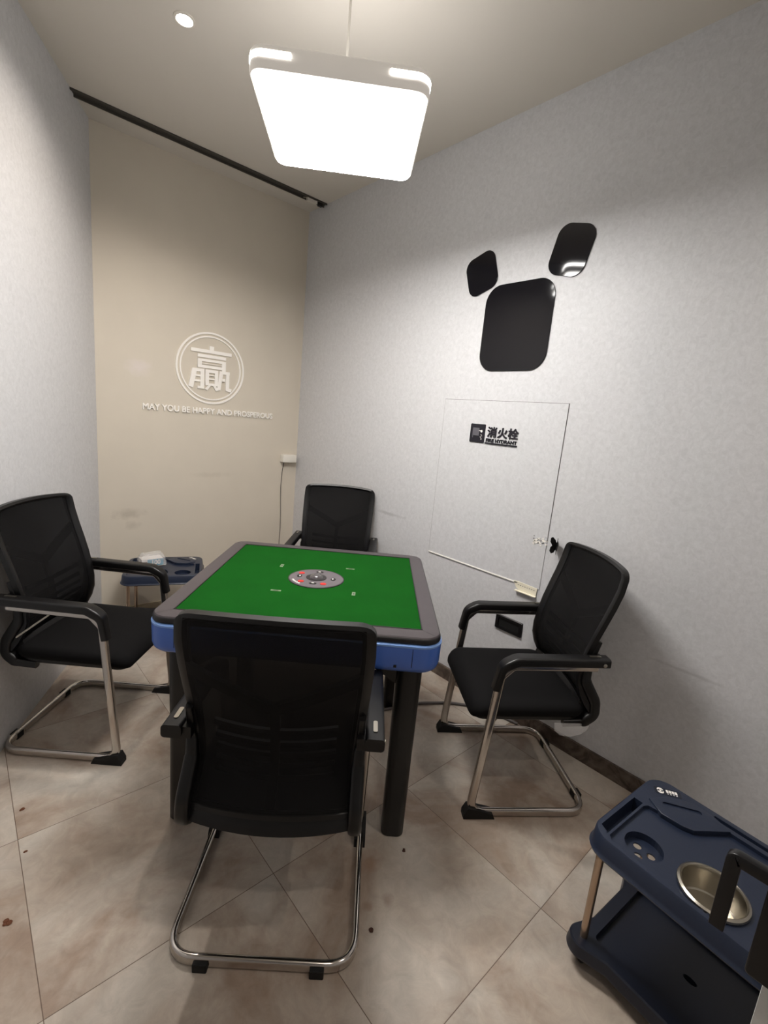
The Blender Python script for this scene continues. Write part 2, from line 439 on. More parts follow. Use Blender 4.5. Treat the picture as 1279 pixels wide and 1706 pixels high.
bm = B(); slab(bm, [(lx1 + .002, YB - 0.012), (XR - 0.013, YB - 0.012), (XR - 0.013, YB), (lx1 + .002, YB)], 0.0, 0.06); struct('baseboard_back', bm, M['skirt_b'])
# ceiling track in front of the back wall
bm = B()
tx0 = left_x(YT) + 0.004
box(bm, tx0 - 0.03, XR - 0.004, YT - 0.048, YT - 0.040, ZC - 0.010, ZC)
box(bm, tx0 - 0.006, XR - 0.004, YT - 0.008, YT, ZC - 0.016, ZC)
box(bm, tx0 - 0.02, XR - 0.004, YT - 0.040, YT - 0.008, ZC - 0.004, ZC)
struct('trim_1', bm, M['track'])
t = thing('track_hanger', 'small metal hanger at the right end of the dark ceiling track', 'bracket', (XR - 0.10, YT - 0.026, ZC - 0.016))
bm = B(); box(bm, -0.055, 0.02, -0.012, 0.012, -0.010, 0.011); obj('clip', bm, M['lampwhite'], t)
bm = B(); slab(bm, rrect(0.016, 0.012, 0.004), -0.014, 0.011, 0.002, Matrix.Translation((0.05, 0, 0))); obj('wheel_block', bm, M['blackp'], t)
bm = B(); tube(bm, fillet([(-0.085, 0, 0.0), (-0.06, 0, 0.008), (-0.03, 0, -0.004)], 0.01), 0.003, 8); obj('hook', bm, M['steel'], t)

# ------------------------------------------------------------------ lights
# pendant panel
LZ = 2.378
LC = (1.033, 1.499); LR = math.radians(-38)
lamp = thing('pendant_lamp', 'square white pendant lamp with a glowing panel hanging over the green table', 'lamp', (LC[0], LC[1], LZ), LR)
hx = 0.262
bm = B(); out = rrect(hx, hx, 0.045, 8)
rings = [(0.012, 0.004), (0.003, 0.006), (0.0, 0.012), (0.0, 0.060), (0.004, 0.066), (0.012, 0.068)]
loft(bm, [[(x, y, z) for x, y in offset(out, d)] for d, z in rings]); obj('housing', bm, M['lampbody'], lamp, 40)
bm = B(); slab(bm, offset(out, 0.010), 0.0, 0.004, 0.0); obj('light_panel', bm, M['lamp'], lamp)
bm = B(); slab(bm, offset(out, 0.035), 0.066, 0.0695, 0.0); obj('top_glow_fill', bm, M['lamptop'], lamp)  # added glowing sheet that lifts the ceiling, not a lamp part
for k in range(4):                                             # glowing slots that wrap each corner
    bm = B()
    path = []
    r = 0.045; cx = hx - r
    path.append((hx + 0.0005, cx - 0.075)); path.append((hx + 0.0005, cx))
    for i in range(1, 8):
        a = PI / 2 * i / 8
        path.append((cx + (r + 0.0005) * math.cos(a), cx + (r + 0.0005) * math.sin(a)))
    path.append((cx, hx + 0.0005)); path.append((cx - 0.075, hx + 0.0005))
    rm = Matrix.Rotation(PI / 2 * k, 4, 'Z')
    sweep(bm, [rm @ Vector((x, y, 0.043)) for x, y in path], rrect(0.0008, 0.0075, 0.0007, 2), rm @ Vector((1, 0, 0)))
    obj('light_slot', bm, M['slot'], lamp)
bm = B(); lathe(bm, [(0.035, 0.068), (0.035, 0.080), (0.010, 0.088)], 24); obj('canopy', bm, M['lampwhite'], lamp, 40)
bm = B(); lathe(bm, [(0.0042, 0.085), (0.0042, ZC - LZ)], 12); obj('hanging_rod', bm, M['lampwhite'], lamp, 40)
bm = B(); lathe(bm, [(0.045, ZC - LZ - 0.022), (0.05, ZC - LZ - 0.018), (0.05, ZC - LZ)], 24); obj('ceiling_rose', bm, M['lampwhite'], lamp, 40)

def downlight(x, y, label, watt=SPOT_W):
    t = thing('recessed_downlight', label, 'downlight', (x, y, ZC))
    bm = B(); lathe(bm, [(0.041, 0.0), (0.040, -0.003), (0.031, -0.005), (0.029, -0.002), (0.029, 0.0)], 32, cap0=False, cap1=False); obj('trim_ring', bm, M['lampwhite'], t, 40)
    bm = B(); lathe(bm, [(0.0295, -0.0005), (0.027, -0.0035)], 32); obj('lens', bm, M['spot'], t, 40)
    ld = bpy.data.lights.new('downlight_beam', 'SPOT'); ld.energy = watt; ld.spot_size = math.radians(150); ld.spot_blend = 0.8; ld.shadow_soft_size = 0.03; ld.color = (1.0, 0.90, 0.80)
    lo = bpy.data.objects.new('downlight_beam', ld); COL.objects.link(lo); lo.location = (0, 0, -0.02); lo.parent = t
downlight(0.757, 2.213, 'small round recessed downlight glowing in the ceiling, left of the pendant lamp', 20.0)
downlight(0.05, -0.30, 'added unseen fill downlight in the ceiling behind the viewer, nearer the left wall')  # this one and the next are unseen, added as fill light
downlight(1.30, -0.45, 'added unseen fill downlight in the ceiling behind the viewer, nearer the right wall')

# ------------------------------------------------------------------ mahjong table
TC = (1.058, 1.517); TR = math.radians(-41.8)
tb = thing('mahjong_table', 'square automatic mahjong table with green felt top and blue sides', 'table', (TC[0], TC[1], 0), TR)
TH = 0.790
hs = 0.467
bm = B()                                                       # blue apron with rounded underside
o1 = rrect(hs + 0.004, hs + 0.004, 0.07, 8)
prof = [(0.034, 0.664), (0.016, 0.666), (0.006, 0.675), (0.001, 0.69), (0.0, 0.73), (0.0, 0.757), (0.006, 0.763)]
loft(bm, [[(x, y, z) for x, y in offset(o1, d)] for d, z in prof]); ap = obj('apron', bm, M['blue'], tb, 40)
bm = B(); loft(bm, [[(x, y, z) for x, y in offset(o1, d)] for d, z in [(0.0, 0.7545), (-0.0012, 0.756), (-0.0012, 0.7615), (0.002, 0.764), (0.012, 0.765)]]); obj('apron_lip', bm, M['bluelight'], ap, 40)
for k in range(4):                                             # small socket and seam on each side
    rm = Matrix.Rotation(PI / 2 * k, 4, 'Z')
    bm = B(); box(bm, 0.318, 0.327, -hs - 0.0050, -hs + 0.02, 0.686, 0.695, rm); obj('socket', bm, M['black'], ap)
    for xx in (-0.375, 0.375):
        bm = B(); box(bm, xx - 0.0008, xx + 0.0008, -hs - 0.0045, -hs, 0.69, 0.752, rm); obj('panel_seam', bm, M['framedark'], ap)
bm = B()
loft(bm, [[(x, y, z) for x, y in offset(rrect(hs, hs, 0.062, 8), d)] for d, z in [(0.012, 0.763), (0.002, 0.766), (0.0, 0.770), (0.001, 0.780), (0.004, 0.785), (0.010, 0.7865)]])
obj('top_edge', bm, M['framedark'], tb, 50)
bm = B()                                                       # flat frame ring
outer = offset(rrect(hs, hs, 0.062, 8), 0.004); fi = 0.402
inner = rrect(fi, fi, 0.004, 8)
loft(bm, [[(x, y, 0.7855) for x, y in outer], [(x, y, 0.789) for x, y in offset(outer, 0.003)], [(x, y, TH) for x, y in offset(outer, 0.008)],
          [(x, y, TH) for x, y in inner], [(x, y, 0.784) for x, y in inner]], None, False, False)
obj('frame', bm, M['frame'], tb, 30)
bm = B()
for k in range(4):
    rm = Matrix.Rotation(PI / 2 * k, 4, 'Z')
    v = [rm @ Vector(p) for p in ((fi, fi, TH + 0.0003), (fi + 0.0012, fi - 0.0005, TH + 0.0003), (hs - 0.022, hs - 0.024, TH + 0.0003), (hs - 0.024, hs - 0.022, TH + 0.0003))]
    bm.faces.new([bm.verts.new(q) for q in v])
    box(bm, -fi - 0.004, fi + 0.004, -fi - 0.004, -fi, 0.784, TH + 0.0012, rm)
obj('frame_seam', bm, M['framedark'], tb)
bm = B(); slab(bm, rrect(fi + 0.001, fi + 0.001, 0.004, 2), 0.78, 0.7885); obj('felt', bm, M['felt'], tb)
dk = obj('centre_disc', (lambda b_: (lathe(b_, [(0.111, 0.7880), (0.111, 0.7900), (0.108, 0.7915), (0.104, 0.7925), (0.05, 0.7935)], 48), b_)[1])(B()), M['disc'], tb, 40)
bm = B(); lathe(bm, [(0.1135, 0.7880), (0.1135, 0.7905), (0.1095, 0.7918), (0.1085, 0.790)], 48, cap0=False, cap1=False); obj('disc_rim', bm, M['discring'], dk, 40)
bm = B(); lathe(bm, [(0.042, 0.7930), (0.042, 0.7950), (0.038, 0.7960), (0.027, 0.7940)], 40); obj('dice_ring', bm, M['discring'], dk, 40)
bm = B(); lathe(bm, [(0.028, 0.7930), (0.026, 0.8000), (0.018, 0.8060), (0.008, 0.8085), (0.002, 0.809)], 32); obj('dice_dome', bm, M['glass'], dk, 60)
bm = B(); box(bm, -0.006, 0.004, -0.005, 0.005, 0.7965, 0.8045); obj('die', bm, M['cardw'], dk)
for k, a in enumerate((78, 168, 258, 348)):                    # dark seat-direction buttons
    a = math.radians(a + 8); bm = B(); slab(bm, circ(0.015, 20, 0, 0, 0.010), 0.7925, 0.7948, 0.001, Matrix.Translation((0.070 * math.cos(a), 0.070 * math.sin(a), 0)) @ Matrix.Rotation(a + PI / 2, 4, 'Z')); bt = obj('button', bm, M['blackp'], dk)
    bm = B(); slab(bm, circ(0.006, 12, 0, 0, 0.003), 0.7948, 0.7953, 0, Matrix.Translation((0.068 * math.cos(a), 0.068 * math.sin(a), 0)) @ Matrix.Rotation(a + PI / 2, 4, 'Z')); obj('button_icon', bm, M['letter'], bt)
for k, a in enumerate((150, 228, 300)):                        # red buttons
    a = math.radians(a - 2); bm = B(); slab(bm, circ(0.0125, 20, 0, 0, 0.0115), 0.7925, 0.7950, 0.001, Matrix.Translation((0.078 * math.cos(a), 0.078 * math.sin(a), 0))); tagp(obj('button', bm, M['red'], dk), 'red button')
bm = B()
for i in range(5): box(bm, -0.004, 0.004, -0.0035, 0.0035, 0.7925, 0.7935, Matrix.Rotation(math.radians(205 + 7 * i), 4, 'Z') @ Matrix.Translation((0.097, 0, 0)) @ Matrix.Rotation(0.4 * i, 4, 'Z'))
obj('disc_lettering', bm, M['letter'], dk)
for (lx, ly, vert) in ((-0.168, 0.128, 1), (0.128, 0.162, 0), (-0.128, -0.166, 0), (0.162, -0.134, 1)):
    bm = B(); w, h = (0.0065, 0.017) if vert else (0.019, 0.0055)
    box(bm, lx - w, lx + w, ly - h, ly + h, 0.788, 0.7894); sc_ = obj('tile_slot_cover', bm, M['tilew'], tb)
    bm = B(); box(bm, lx - w * 0.45, lx + w * 0.5, ly - h * 0.45, ly + h * 0.35, 0.789, 0.7898); obj('latch', bm, M['blackp'], sc_)
bm = B(); slab(bm, rrect(0.395, 0.395, 0.05), 0.645, 0.678, 0.008); obj('undertray', bm, M['black'], tb, 40)
for sx in (-1, 1):
    for sy in (-1, 1):
        bm = B(); cx, cy = sx * 0.378, sy * 0.378
        sect = rrect(0.043, 0.043, 0.026, 6)
        loft(bm, [[(cx + x * k, cy + y * k, z) for x, y in sect] for k, z in ((0.86, 0.0), (0.92, 0.004), (0.93, 0.3), (1.0, 0.66))]); lg = obj('leg', bm, M['black'], tb, 40)
        bm = B()                                               # angled bracket under the tray
        for ax in (0, 1):
            p = [(0, 0.645), (0.085, 0.645), (0.085, 0.635), (0.03, 0.60), (0, 0.58)]
            vs0 = []; vs1 = []
            for u_, z in p:
                if ax == 0: a_ = (cx - sx * (0.03 + u_), cy - 0.02, z); c_ = (cx - sx * (0.03 + u_), cy + 0.02, z)
                else: a_ = (cx - 0.02, cy - sy * (0.03 + u_), z); c_ = (cx + 0.02, cy - sy * (0.03 + u_), z)
                vs0.append(a_); vs1.append(c_)
            loft(bm, [vs0, vs1])
        obj('leg_bracket', bm, M['black'], lg)

# ------------------------------------------------------------------ chairs
def make_chair():
    t = thing('mesh_chair', '', 'chair')
    W = 0.250
    # chrome sled base: one bent tube
    prof = lambda x: [(x, -0.165, 0.636), (x, 0.150, 0.628), (x, 0.190, 0.585), (x, 0.238, 0.0175)]
    L_ = prof(-W) + [(-W, -0.235, 0.0175), (W, -0.235, 0.0175)] + list(reversed(prof(W)))
    rads = [0.0, 0.03, 0.055, 0.075, 0.075, 0.055, 0.03, 0.0]
    path = fillet(L_, [0.03, 0.03, 0.055, 0.080, 0.080, 0.055, 0.03, 0.03], 8)
    bm = B(); sweep(bm, path, rrect(0.0098, 0.0165, 0.0095, 4), Vector((1, 0, 0))); obj('sled_frame', bm, M['chrome'], t, 60)
    for s in (-1, 1):                                          # front shoes
        bm = B()
        p = [(0.262, 0.0), (0.262, 0.018), (0.248, 0.045), (0.222, 0.040), (0.150, 0.022), (0.140, 0.0)]
        loft(bm, [[(s * W - 0.019, y, z) for y, z in p], [(s * W + 0.019, y, z) for y, z in p]]); obj('foot_pad', bm, M['rubber'], t)
    for s in (-1, 1):                                          # rear pads
        bm = B(); slab(bm, rrect(0.019, 0.016, 0.003), 0.0, 0.026, 0.002, Matrix.Translation((s * 0.152, -0.240, 0))); obj('foot_pad', bm, M['rubber'], t)
    # arm pads
    for s in (-1, 1):
        path = fillet([(s * W, -0.200, 0.660), (s * W, 0.140, 0.652), (s * W, 0.190, 0.625), (s * W, 0.205, 0.535)], [0.05, 0.045], 8)
        n = len(path)
        sc_ = [1.0] * n
        bm = B()
        for i in range(n):
            f = i / (n - 1); sc_[i] = 1.0 if f < 0.5 else 1.0 - 0.22 * (f - 0.5) / 0.5
        sweep(bm, path, rrect(0.0245, 0.0170, 0.009, 4), Vector((1, 0, 0)), sc_); a = obj('armrest', bm, M['blackp'], t, 50)
        bm = B(); slab(bm, rrect(0.0055, 0.022, 0.0045, 4), 0.6775, 0.6793, 0.0, Matrix.Translation((s * W, -0.150, 0))); obj('armrest_inlay', bm, M['steel'], a)
        bm = B(); lathe(bm, [(0.007, 0), (0.007, 0.003), (0.004, 0.0045)], 16)
        bmesh.ops.transform(bm, matrix=Matrix.Translation((s * (W + 0.0235), -0.178, 0.656)) @ Matrix.Rotation(s * PI / 2, 4, 'Y'), verts=bm.verts); obj('screw', bm, M['steel'], a, 40)
        bm = B(); box(bm, min(s * 0.205, s * 0.245), max(s * 0.205, s * 0.245), -0.190, -0.150, 0.636, 0.668); obj('arm_mount', bm, M['blackp'], t)
    # backrest surface
    ctrl = [(-0.224, 0.992), (-0.218, 0.932), (-0.192, 0.84), (-0.158, 0.74), (-0.132, 0.64), (-0.126, 0.56), (-0.150, 0.49), (-0.185, 0.44)]
    wid = [0.226, 0.231, 0.230, 0.226, 0.220, 0.218, 0.222, 0.226]
    def cr(c, t_):
        n = len(c) - 1; t_ = min(max(t_, 0), 1) * n; i = min(int(t_), n - 1); f = t_ - i
        p0, p1, p2, p3 = c[max(i - 1, 0)], c[i], c[i + 1], c[min(i + 2, n)]
        return 0.5 * ((2 * p1) + (-p0 + p2) * f + (2 * p0 - 5 * p1 + 4 * p2 - p3) * f * f + (-p0 + 3 * p1 - 3 * p2 + p3) * f ** 3)
    Y = [c[0] for c in ctrl]; Zc = [c[1] for c in ctrl]
    def S(u, v, d=0.0):                                        # u -1..1 across, v 0 top .. 1 bottom
        y = cr(Y, v); z = cr(Zc, v); w = cr(wid, v)
        bow = 0.030 * (1 - u * u)
        zc = 0.010 * (1 - u * u) * (1 - v) ** 2
        dy = cr(Y, v + 0.01) - cr(Y, v - 0.01); dz = cr(Zc, v + 0.01) - cr(Zc, v - 0.01)
        nn = Vector((0, -dz, dy)).normalized()
        return Vector((u * w, y - bow, z + zc)) + nn * d
    NU, NV = 28, 40
    def rc(u, v):                                              # distance inside the rounded outline, in metres
        x = abs(u) * 0.228; yy = v * 0.56
        r = 0.045
        qx = x - (0.228 - r); qy = (r - yy)
        if qx > 0 and qy > 0: return r - math.hypot(qx, qy)
        return min(0.228 - x, yy)
    def outline(inset):
        """closed outline in (u,v): rounded top corners"""
        pts = []
        hw = 0.228 - inset; r = max(0.045 - inset, 0.012); H = 0.56
        vb = H - inset * 1.1
        nn = 10
        for i in range(nn + 1): pts.append((-hw, vb - (vb - inset - r) * i / nn))
        for i in range(1, 7):
            a = PI / 2 * i / 6; pts.append((-hw + r - r * math.cos(a), inset + r - r * math.sin(a)))
        for i in range(1, nn): pts.append((-hw + r + (2 * hw - 2 * r) * i / nn, inset))
        for i in range(0, 7):
            a = PI / 2 * i / 6; pts.append((hw - r + r * math.sin(a), inset + r - r * math.cos(a)))
        for i in range(1, nn + 1): pts.append((hw, inset + r + (vb - inset - r) * i / nn))
        for i in range(1, nn): pts.append((hw - 2 * hw * i / nn, vb))
        return [(x / 0.228, y / H) for x, y in pts]
    oo = outline(0.0); om = outline(0.018); oi = outline(0.032)
    bm = B()
    R_ = [[tuple(S(u, v, -0.014)) for u, v in oo], [tuple(S(u, v, 0.006)) for u, v in oo], [tuple(S(u, v, 0.011)) for u, v in om], [tuple(S(u, v, 0.004)) for u, v in oi],
          [tuple(S(u, v, -0.012)) for u, v in oi], [tuple(S(u, v, -0.019)) for u, v in om]]
    vs = [[bm.verts.new(p) for p in r] for r in R_]
    for a_ in range(len(vs)):
        A = vs[a_]; C = vs[(a_ + 1) % len(vs)]
        for i in range(len(A)): bm.faces.new((A[i], A[(i + 1) % len(A)], C[(i + 1) % len(A)], C[i]))
    fr = obj('back_frame', bm, M['blackp'], t, 50)
    # mesh panel
    for dd in (0.0015, -0.0188):                                # the mesh sleeve has a front and a rear layer
        bm = B(); grid = {}
        for i in range(NU + 1):
            for j in range(NV + 1):
                u = (-1 + 2 * i / NU) * 0.90; v = 0.035 + (0.955 - 0.035) * j / NV
                grid[i, j] = bm.verts.new(S(u, v, dd))
        for i in range(NU):
            for j in range(NV): bm.faces.new((grid[i, j], grid[i + 1, j], grid[i + 1, j + 1], grid[i, j + 1]))
        obj('back_mesh', bm, M['mesh'], t, 60)
    # V brace and spine behind the mesh
    bm = B()
    def strip(pts, w, d0, d1):
        n = len(pts); ringsA = []
        for i, (u, v) in enumerate(pts):
            a = pts[max(i - 1, 0)]; c = pts[min(i + 1, n - 1)]
            du, dv = (c[0] - a[0]) * 0.228, (c[1] - a[1]) * 0.56
            l = math.hypot(du, dv); nx, ny = -dv / l * w / 0.228, du / l * w / 0.56
            ringsA.append([tuple(S(u + nx, v + ny, d0)), tuple(S(u - nx, v - ny, d0)), tuple(S(u - nx, v - ny, d1)), tuple(S(u + nx, v + ny, d1))])
        loft(bm, ringsA)
    for s in (-1, 1): strip([(s * (0.92 - 0.92 * k / 10), 0.27 + 0.16 * (k / 10) ** 0.9) for k in range(11)], 0.013, -0.005, -0.0165)
    strip([(0, 0.43 + 0.05 * k) for k in range(11)], 0.012, -0.005, -0.0168)
    obj('back_brace', bm, M['blackp'], t, 40)
    for k in range(5):                                          # lumbar slats
        bm = B(); v0 = 0.52 + 0.062 * k
        strip([(-0.70 + 1.4 * q / 12, v0 + 0.020 * math.sin(PI * q / 12)) for q in range(13)], 0.0065, -0.004, -0.012)
        obj('lumbar_slat', bm, M['blackp'], t, 40)
    # side uprights that carry the back and hook under the seat
    for s in (-1, 1):
        pth = fillet([(s * 0.214, -0.178, 0.72), (s * 0.214, -0.150, 0.62), (s * 0.214, -0.150, 0.56), (s * 0.216, -0.200, 0.480), (s * 0.218, -0.205, 0.425), (s * 0.218, -0.165, 0.392), (s * 0.215, -0.09, 0.385)], [0.05, 0.05, 0.06, 0.035, 0.03], 6)
        n = len(pth); sc_ = [0.5 + 0.5 * min(1, i / (n * 0.3)) if i < n * 0.3 else (1.0 if i < n * 0.8 else 1.0 - 0.3 * (i - n * 0.8) / (n * 0.2)) for i in range(n)]
        bm = B(); sweep(bm, pth, rrect(0.0175, 0.020, 0.010, 4), Vector((1, 0, 0)), sc_); obj('back_upright', bm, M['blackp'], t, 50)
    bm = B()                                                    # lower back shell between the uprights
    pr = [(-0.150, 0.475), (-0.196, 0.445), (-0.206, 0.415), (-0.175, 0.395), (-0.14, 0.392), (-0.14, 0.44)]
    ringsB = []
    for q in range(13):
        x = -0.205 + 0.41 * q / 12; bw = 0.022 * (1 - (x / 0.205) ** 2)
        ringsB.append([(x, y - bw * (1 if i < 4 else 0), z - (0.012 * (1 - (x / 0.205) ** 2) if i in (2, 3, 4) else 0)) for i, (y, z) in enumerate(pr)])
    loft(bm, ringsB); obj('back_shell', bm, M['blackp'], t, 50)
    # seat
    bm = B()
    so = rrect(0.236, 0.222, 0.055, 6, 0, 0.048)
    def zw(x, y, z):                                            # waterfall front edge
        f = max(0, (y - 0.17) / 0.10); k = min(f, 1) ** 2
        return z - 0.030 * k
    rg = [(0.02, 0.412), (0.006, 0.416), (0.0, 0.428), (0.0, 0.442), (0.006, 0.454), (0.018, 0.461), (0.045, 0.464), (0.075, 0.4645), (0.11, 0.464), (0.15, 0.4635), (0.19, 0.4635)]
    loft(bm, [[(x, y, zw(x, y, z)) for x, y in rrect(0.236 - d, 0.222 - d, max(0.055 - d, 0.008), 6, 0, 0.048)] for d, z in rg]); obj('seat', bm, M['blackf'], t, 60)
    bm = B()
    so2 = rrect(0.225, 0.205, 0.05, 6, 0, 0.045)
    loft(bm, [[(x, y, zw(x, y, z)) for x, y in offset(so2, d)] for d, z in ((0.03, 0.388), (0.01, 0.392), (0.0, 0.402), (0.0, 0.418))]); obj('seat_pan', bm, M['blackp'], t, 50)
    bm = B()                                                    # cross bars that carry the seat on the frame
    for yy in (0.17,):
        sweep(bm, [(-W, yy + 0.035, 0.40), (-0.20, yy, 0.388), (0.20, yy, 0.388), (W, yy + 0.035, 0.40)], rrect(0.010, 0.010, 0.006, 3), Vector((0, 1, 0)))
    obj('seat_bar', bm, M['chrome'], t, 50)
    return t
def dup(root):
    r = root.copy(); COL.objects.link(r)
    for ch in list(root.children):
        c = ch.copy(); COL.objects.link(c); c.parent = r
        for g in ch.children:
            d = g.copy(); COL.objects.link(d); d.parent = c
    return r
def place(o, c, face, label, group='mesh chairs around the mahjong table'):
    o.location = (c[0], c[1], 0)
    o.rotation_euler = (0, 0, math.atan2(face[1], face[0]) - PI / 2)
    o['label'] = label; o['group'] = group
    return o
ch0 = make_chair()
place(ch0, (0.662, 1.050), (0.655, 0.755), 'black mesh chair seen from behind, nearest the viewer, in front of the table')
chL = place(dup(ch0), (0.390, 2.222), (0.745, -0.667), 'black mesh chair against the left wall, beside the small navy cart with the bagged box')
chR = place(dup(ch0), (1.7035, 0.9055), (-0.80, 0.60), 'black mesh chair against the right wall, below the fire hydrant panel')
chF = place(dup(ch0), (1.700, 2.290), (-0.69, -0.72), 'black mesh chair at the far side of the table in the back corner')
bm = B(); sweep(bm, [(0.234, 0.02, 0.640), (0.230, -0.155, 0.500)], rrect(0.002, 0.0035, 0.0015, 2), Vector((1, 0, 0))); obj('edge_streak', bm, M['steel'], chL)  # thin strip stands in for the light streak on the seat frame's edge
# torn clear wrapping film that hangs below the right chair's seat
bm = B()
pts = [(-0.05, 0.392), (-0.19, 0.392), (-0.185, 0.365), (-0.16, 0.345), (-0.12, 0.335), (-0.08, 0.340), (-0.055, 0.36)]
loft(bm, [[(-0.232, y, z) for y, z in pts], [(-0.2312, y, z) for y, z in pts]])
tagp(obj('plastic_film', bm, M['film'], chR), 'torn clear plastic film hanging under the seat')

# ------------------------------------------------------------------ serving carts
def make_cart(c, ydir, label, mirror=False, bowl=True):
    yd = Vector((ydir[0], ydir[1])).normalized()
    t = thing('serving_cart', label, 'cart', (c[0], c[1], 0), math.atan2(yd.y, yd.x) - PI / 2)
    sg = -1 if mirror else 1
    HX, HY, ZT = 0.195, 0.222, 0.432
    X = lambda pts: [(sg * x, y) for x, y in (pts if sg > 0 else list(reversed(pts)))]
    o_ = rrect(HX, HY, 0.060, 8)
    bm = B(); prof = [(0.012, ZT - 0.055), (-0.004, ZT - 0.055), (-0.006, ZT - 0.050), (-0.002, ZT - 0.046), (0.0, ZT - 0.04), (0.004, ZT - 0.006), (0.008, ZT - 0.001), (0.012, ZT)]
    loft(bm, [[(x, y, z) for x, y in offset(o_, d)] for d, z in prof]); tray = obj('top_tray', bm, M['navy'], t, 35)
    K = B()
    # main recess, leaving the logo corner, the end slot rim and the groove rim
    rec = X([(-0.175, -0.150), (-0.150, -0.195), (0.150, -0.195), (0.140, -0.150), (0.140, 0.020), (0.050, 0.095), (0.035, 0.165), (0.020, 0.172), (-0.165, 0.172), (-0.177, 0.160)])
    slab(K, rec, ZT - 0.010, ZT + 0.02)
    cut(tray, K)
    K = B(); slab(K, X([(-0.160, 0.183), (-0.165, 0.180), (-0.160, 0.178), (0.030, 0.178), (0.030, 0.203), (-0.150, 0.203)]), ZT - 0.045, ZT + 0.02); cut(tray, K)
    K = B(); slab(K, X(rrect(0.007, 0.118, 0.003, 3, 0.163, -0.075)), ZT - 0.014, ZT + 0.02); cut(tray, K)
    K = B(); slab(K, X(circ(0.046, 32, -0.108, 0.108)), ZT - 0.030, ZT + 0.02); cut(tray, K)
    K = B()
    for dx, dy in ((0.010, 0.018), (-0.020, 0.002), (0.008, -0.018)): slab(K, X(circ(0.0105, 16, -0.108 + dx, 0.108 + dy)), ZT - 0.08, ZT - 0.01)
    cut(tray, K)
    K = B(); slab(K, X(circ(0.056, 32, -0.108, 0.108)), ZT - 0.08, ZT - 0.034); cut(tray, K)
    if bowl:
        K = B(); slab(K, X(circ(0.070, 40, -0.094, -0.045)), ZT - 0.08, ZT + 0.02); cut(tray, K)
    else:
        K = B(); slab(K, X(circ(0.070, 40, -0.094, -0.045)), ZT - 0.025, ZT + 0.02); cut(tray, K)
    # hexagonal stand plate with a slit
    bm = B(); hexp = X([(0.062, 0.176), (0.034, 0.130), (0.040, 0.078), (0.052, 0.052), (0.140, -0.005), (0.158, 0.040), (0.160, 0.095), (0.118, 0.150)])
    slab(bm, hexp, ZT - 0.012, ZT + 0.004, 0.002); hp = obj('stand_plate', bm, M['navy'], t, 30)
    K = B(); mt = Matrix.Translation((sg * 0.108, 0.105, 0)) @ Matrix.Rotation(sg * math.radians(-52), 4, 'Z'); slab(K, rrect(0.050, 0.0080, 0.0075, 4), ZT - 0.008, ZT + 0.02, 0, mt); cut(hp, K)
    # logo: round emblem with two wings and block lettering
    bm = B(); mt = Matrix.Translation((sg * 0.142, 0.158, ZT)) @ Matrix.Rotation(math.radians(-52 if sg > 0 else 128 - 90), 4, 'Z')
    slab(bm, rrect(0.036, 0.014, 0.004), -0.001, 0.0006, 0, mt); lp = obj('logo_plate', bm, M['navyd'], t)
    bm = B()
    for a0 in (200, 20):
        ring = []
        for i in range(9):
            a = math.radians(a0 + 150 * i / 8); w = 0.0032 * math.sin(PI * (i + 0.5) / 9)
            ring.append((a, w))
        ptsO = [(-0.020 + (0.0085 + w) * math.cos(a), (0.0085 + w) * math.sin(a)) for a, w in ring]
        ptsI = [(-0.020 + (0.0085 - w) * math.cos(a), (0.0085 - w) * math.sin(a)) for a, w in reversed(ring)]
        slab(bm, ptsO + ptsI, 0.0006, 0.0012, 0, mt)
    slab(bm, circ(0.003, 12, -0.020, 0), 0.0006, 0.0012, 0, mt)
    for i, x in enumerate((-0.004, 0.004, 0.012, 0.020)):
        slab(bm, [(x, -0.003), (x + 0.0062, -0.003), (x + 0.0062, 0.008), (x, 0.008)], 0.0006, 0.0012, 0, mt)
        slab(bm, [(x + 0.001, -0.009), (x + 0.005, -0.009), (x + 0.005, -0.0065), (x + 0.001, -0.0065)], 0.0006, 0.0012, 0, mt)
    obj('logo', bm, M['letter'], lp)
    if bowl:
        bm = B(); r = 0.069
        cx, cy = sg * -0.094, -0.045
        lathe(bm, [(r - 0.004, ZT - 0.002), (r + 0.001, ZT - 0.009), (r + 0.004, ZT - 0.010), (r + 0.006, ZT - 0.007), (r + 0.005, ZT - 0.002), (r, ZT + 0.001), (r - 0.003, ZT - 0.003), (r - 0.004, ZT - 0.014), (r - 0.006, ZT - 0.066), (r - 0.009, ZT - 0.069), (0.03, ZT - 0.069), (0.001, ZT - 0.069)], 48, (cx, cy, 0), cap0=False)
        bw = obj('ashtray_bowl', bm, M['steel'], t, 32)
    bm = B()
    for i in range(4): box(bm, sg * -0.172 - 0.003, sg * -0.172 + 0.005, -0.085 + i * 0.011, -0.080 + i * 0.011, ZT - 0.011, ZT - 0.003)
    obj('rest_notches', bm, M['navyd'], t)
    # legs
    for x in (-1, 1):
        for y in (-1, 1):
            bm = B(); lathe(bm, [(0.0105, 0.06), (0.0105, ZT - 0.05)], 20, (x * 0.160, y * 0.185, 0)); obj('leg', bm, M['wood'], t, 40)
    # lower tray with lobed corners
    pts = []
    ang = 14
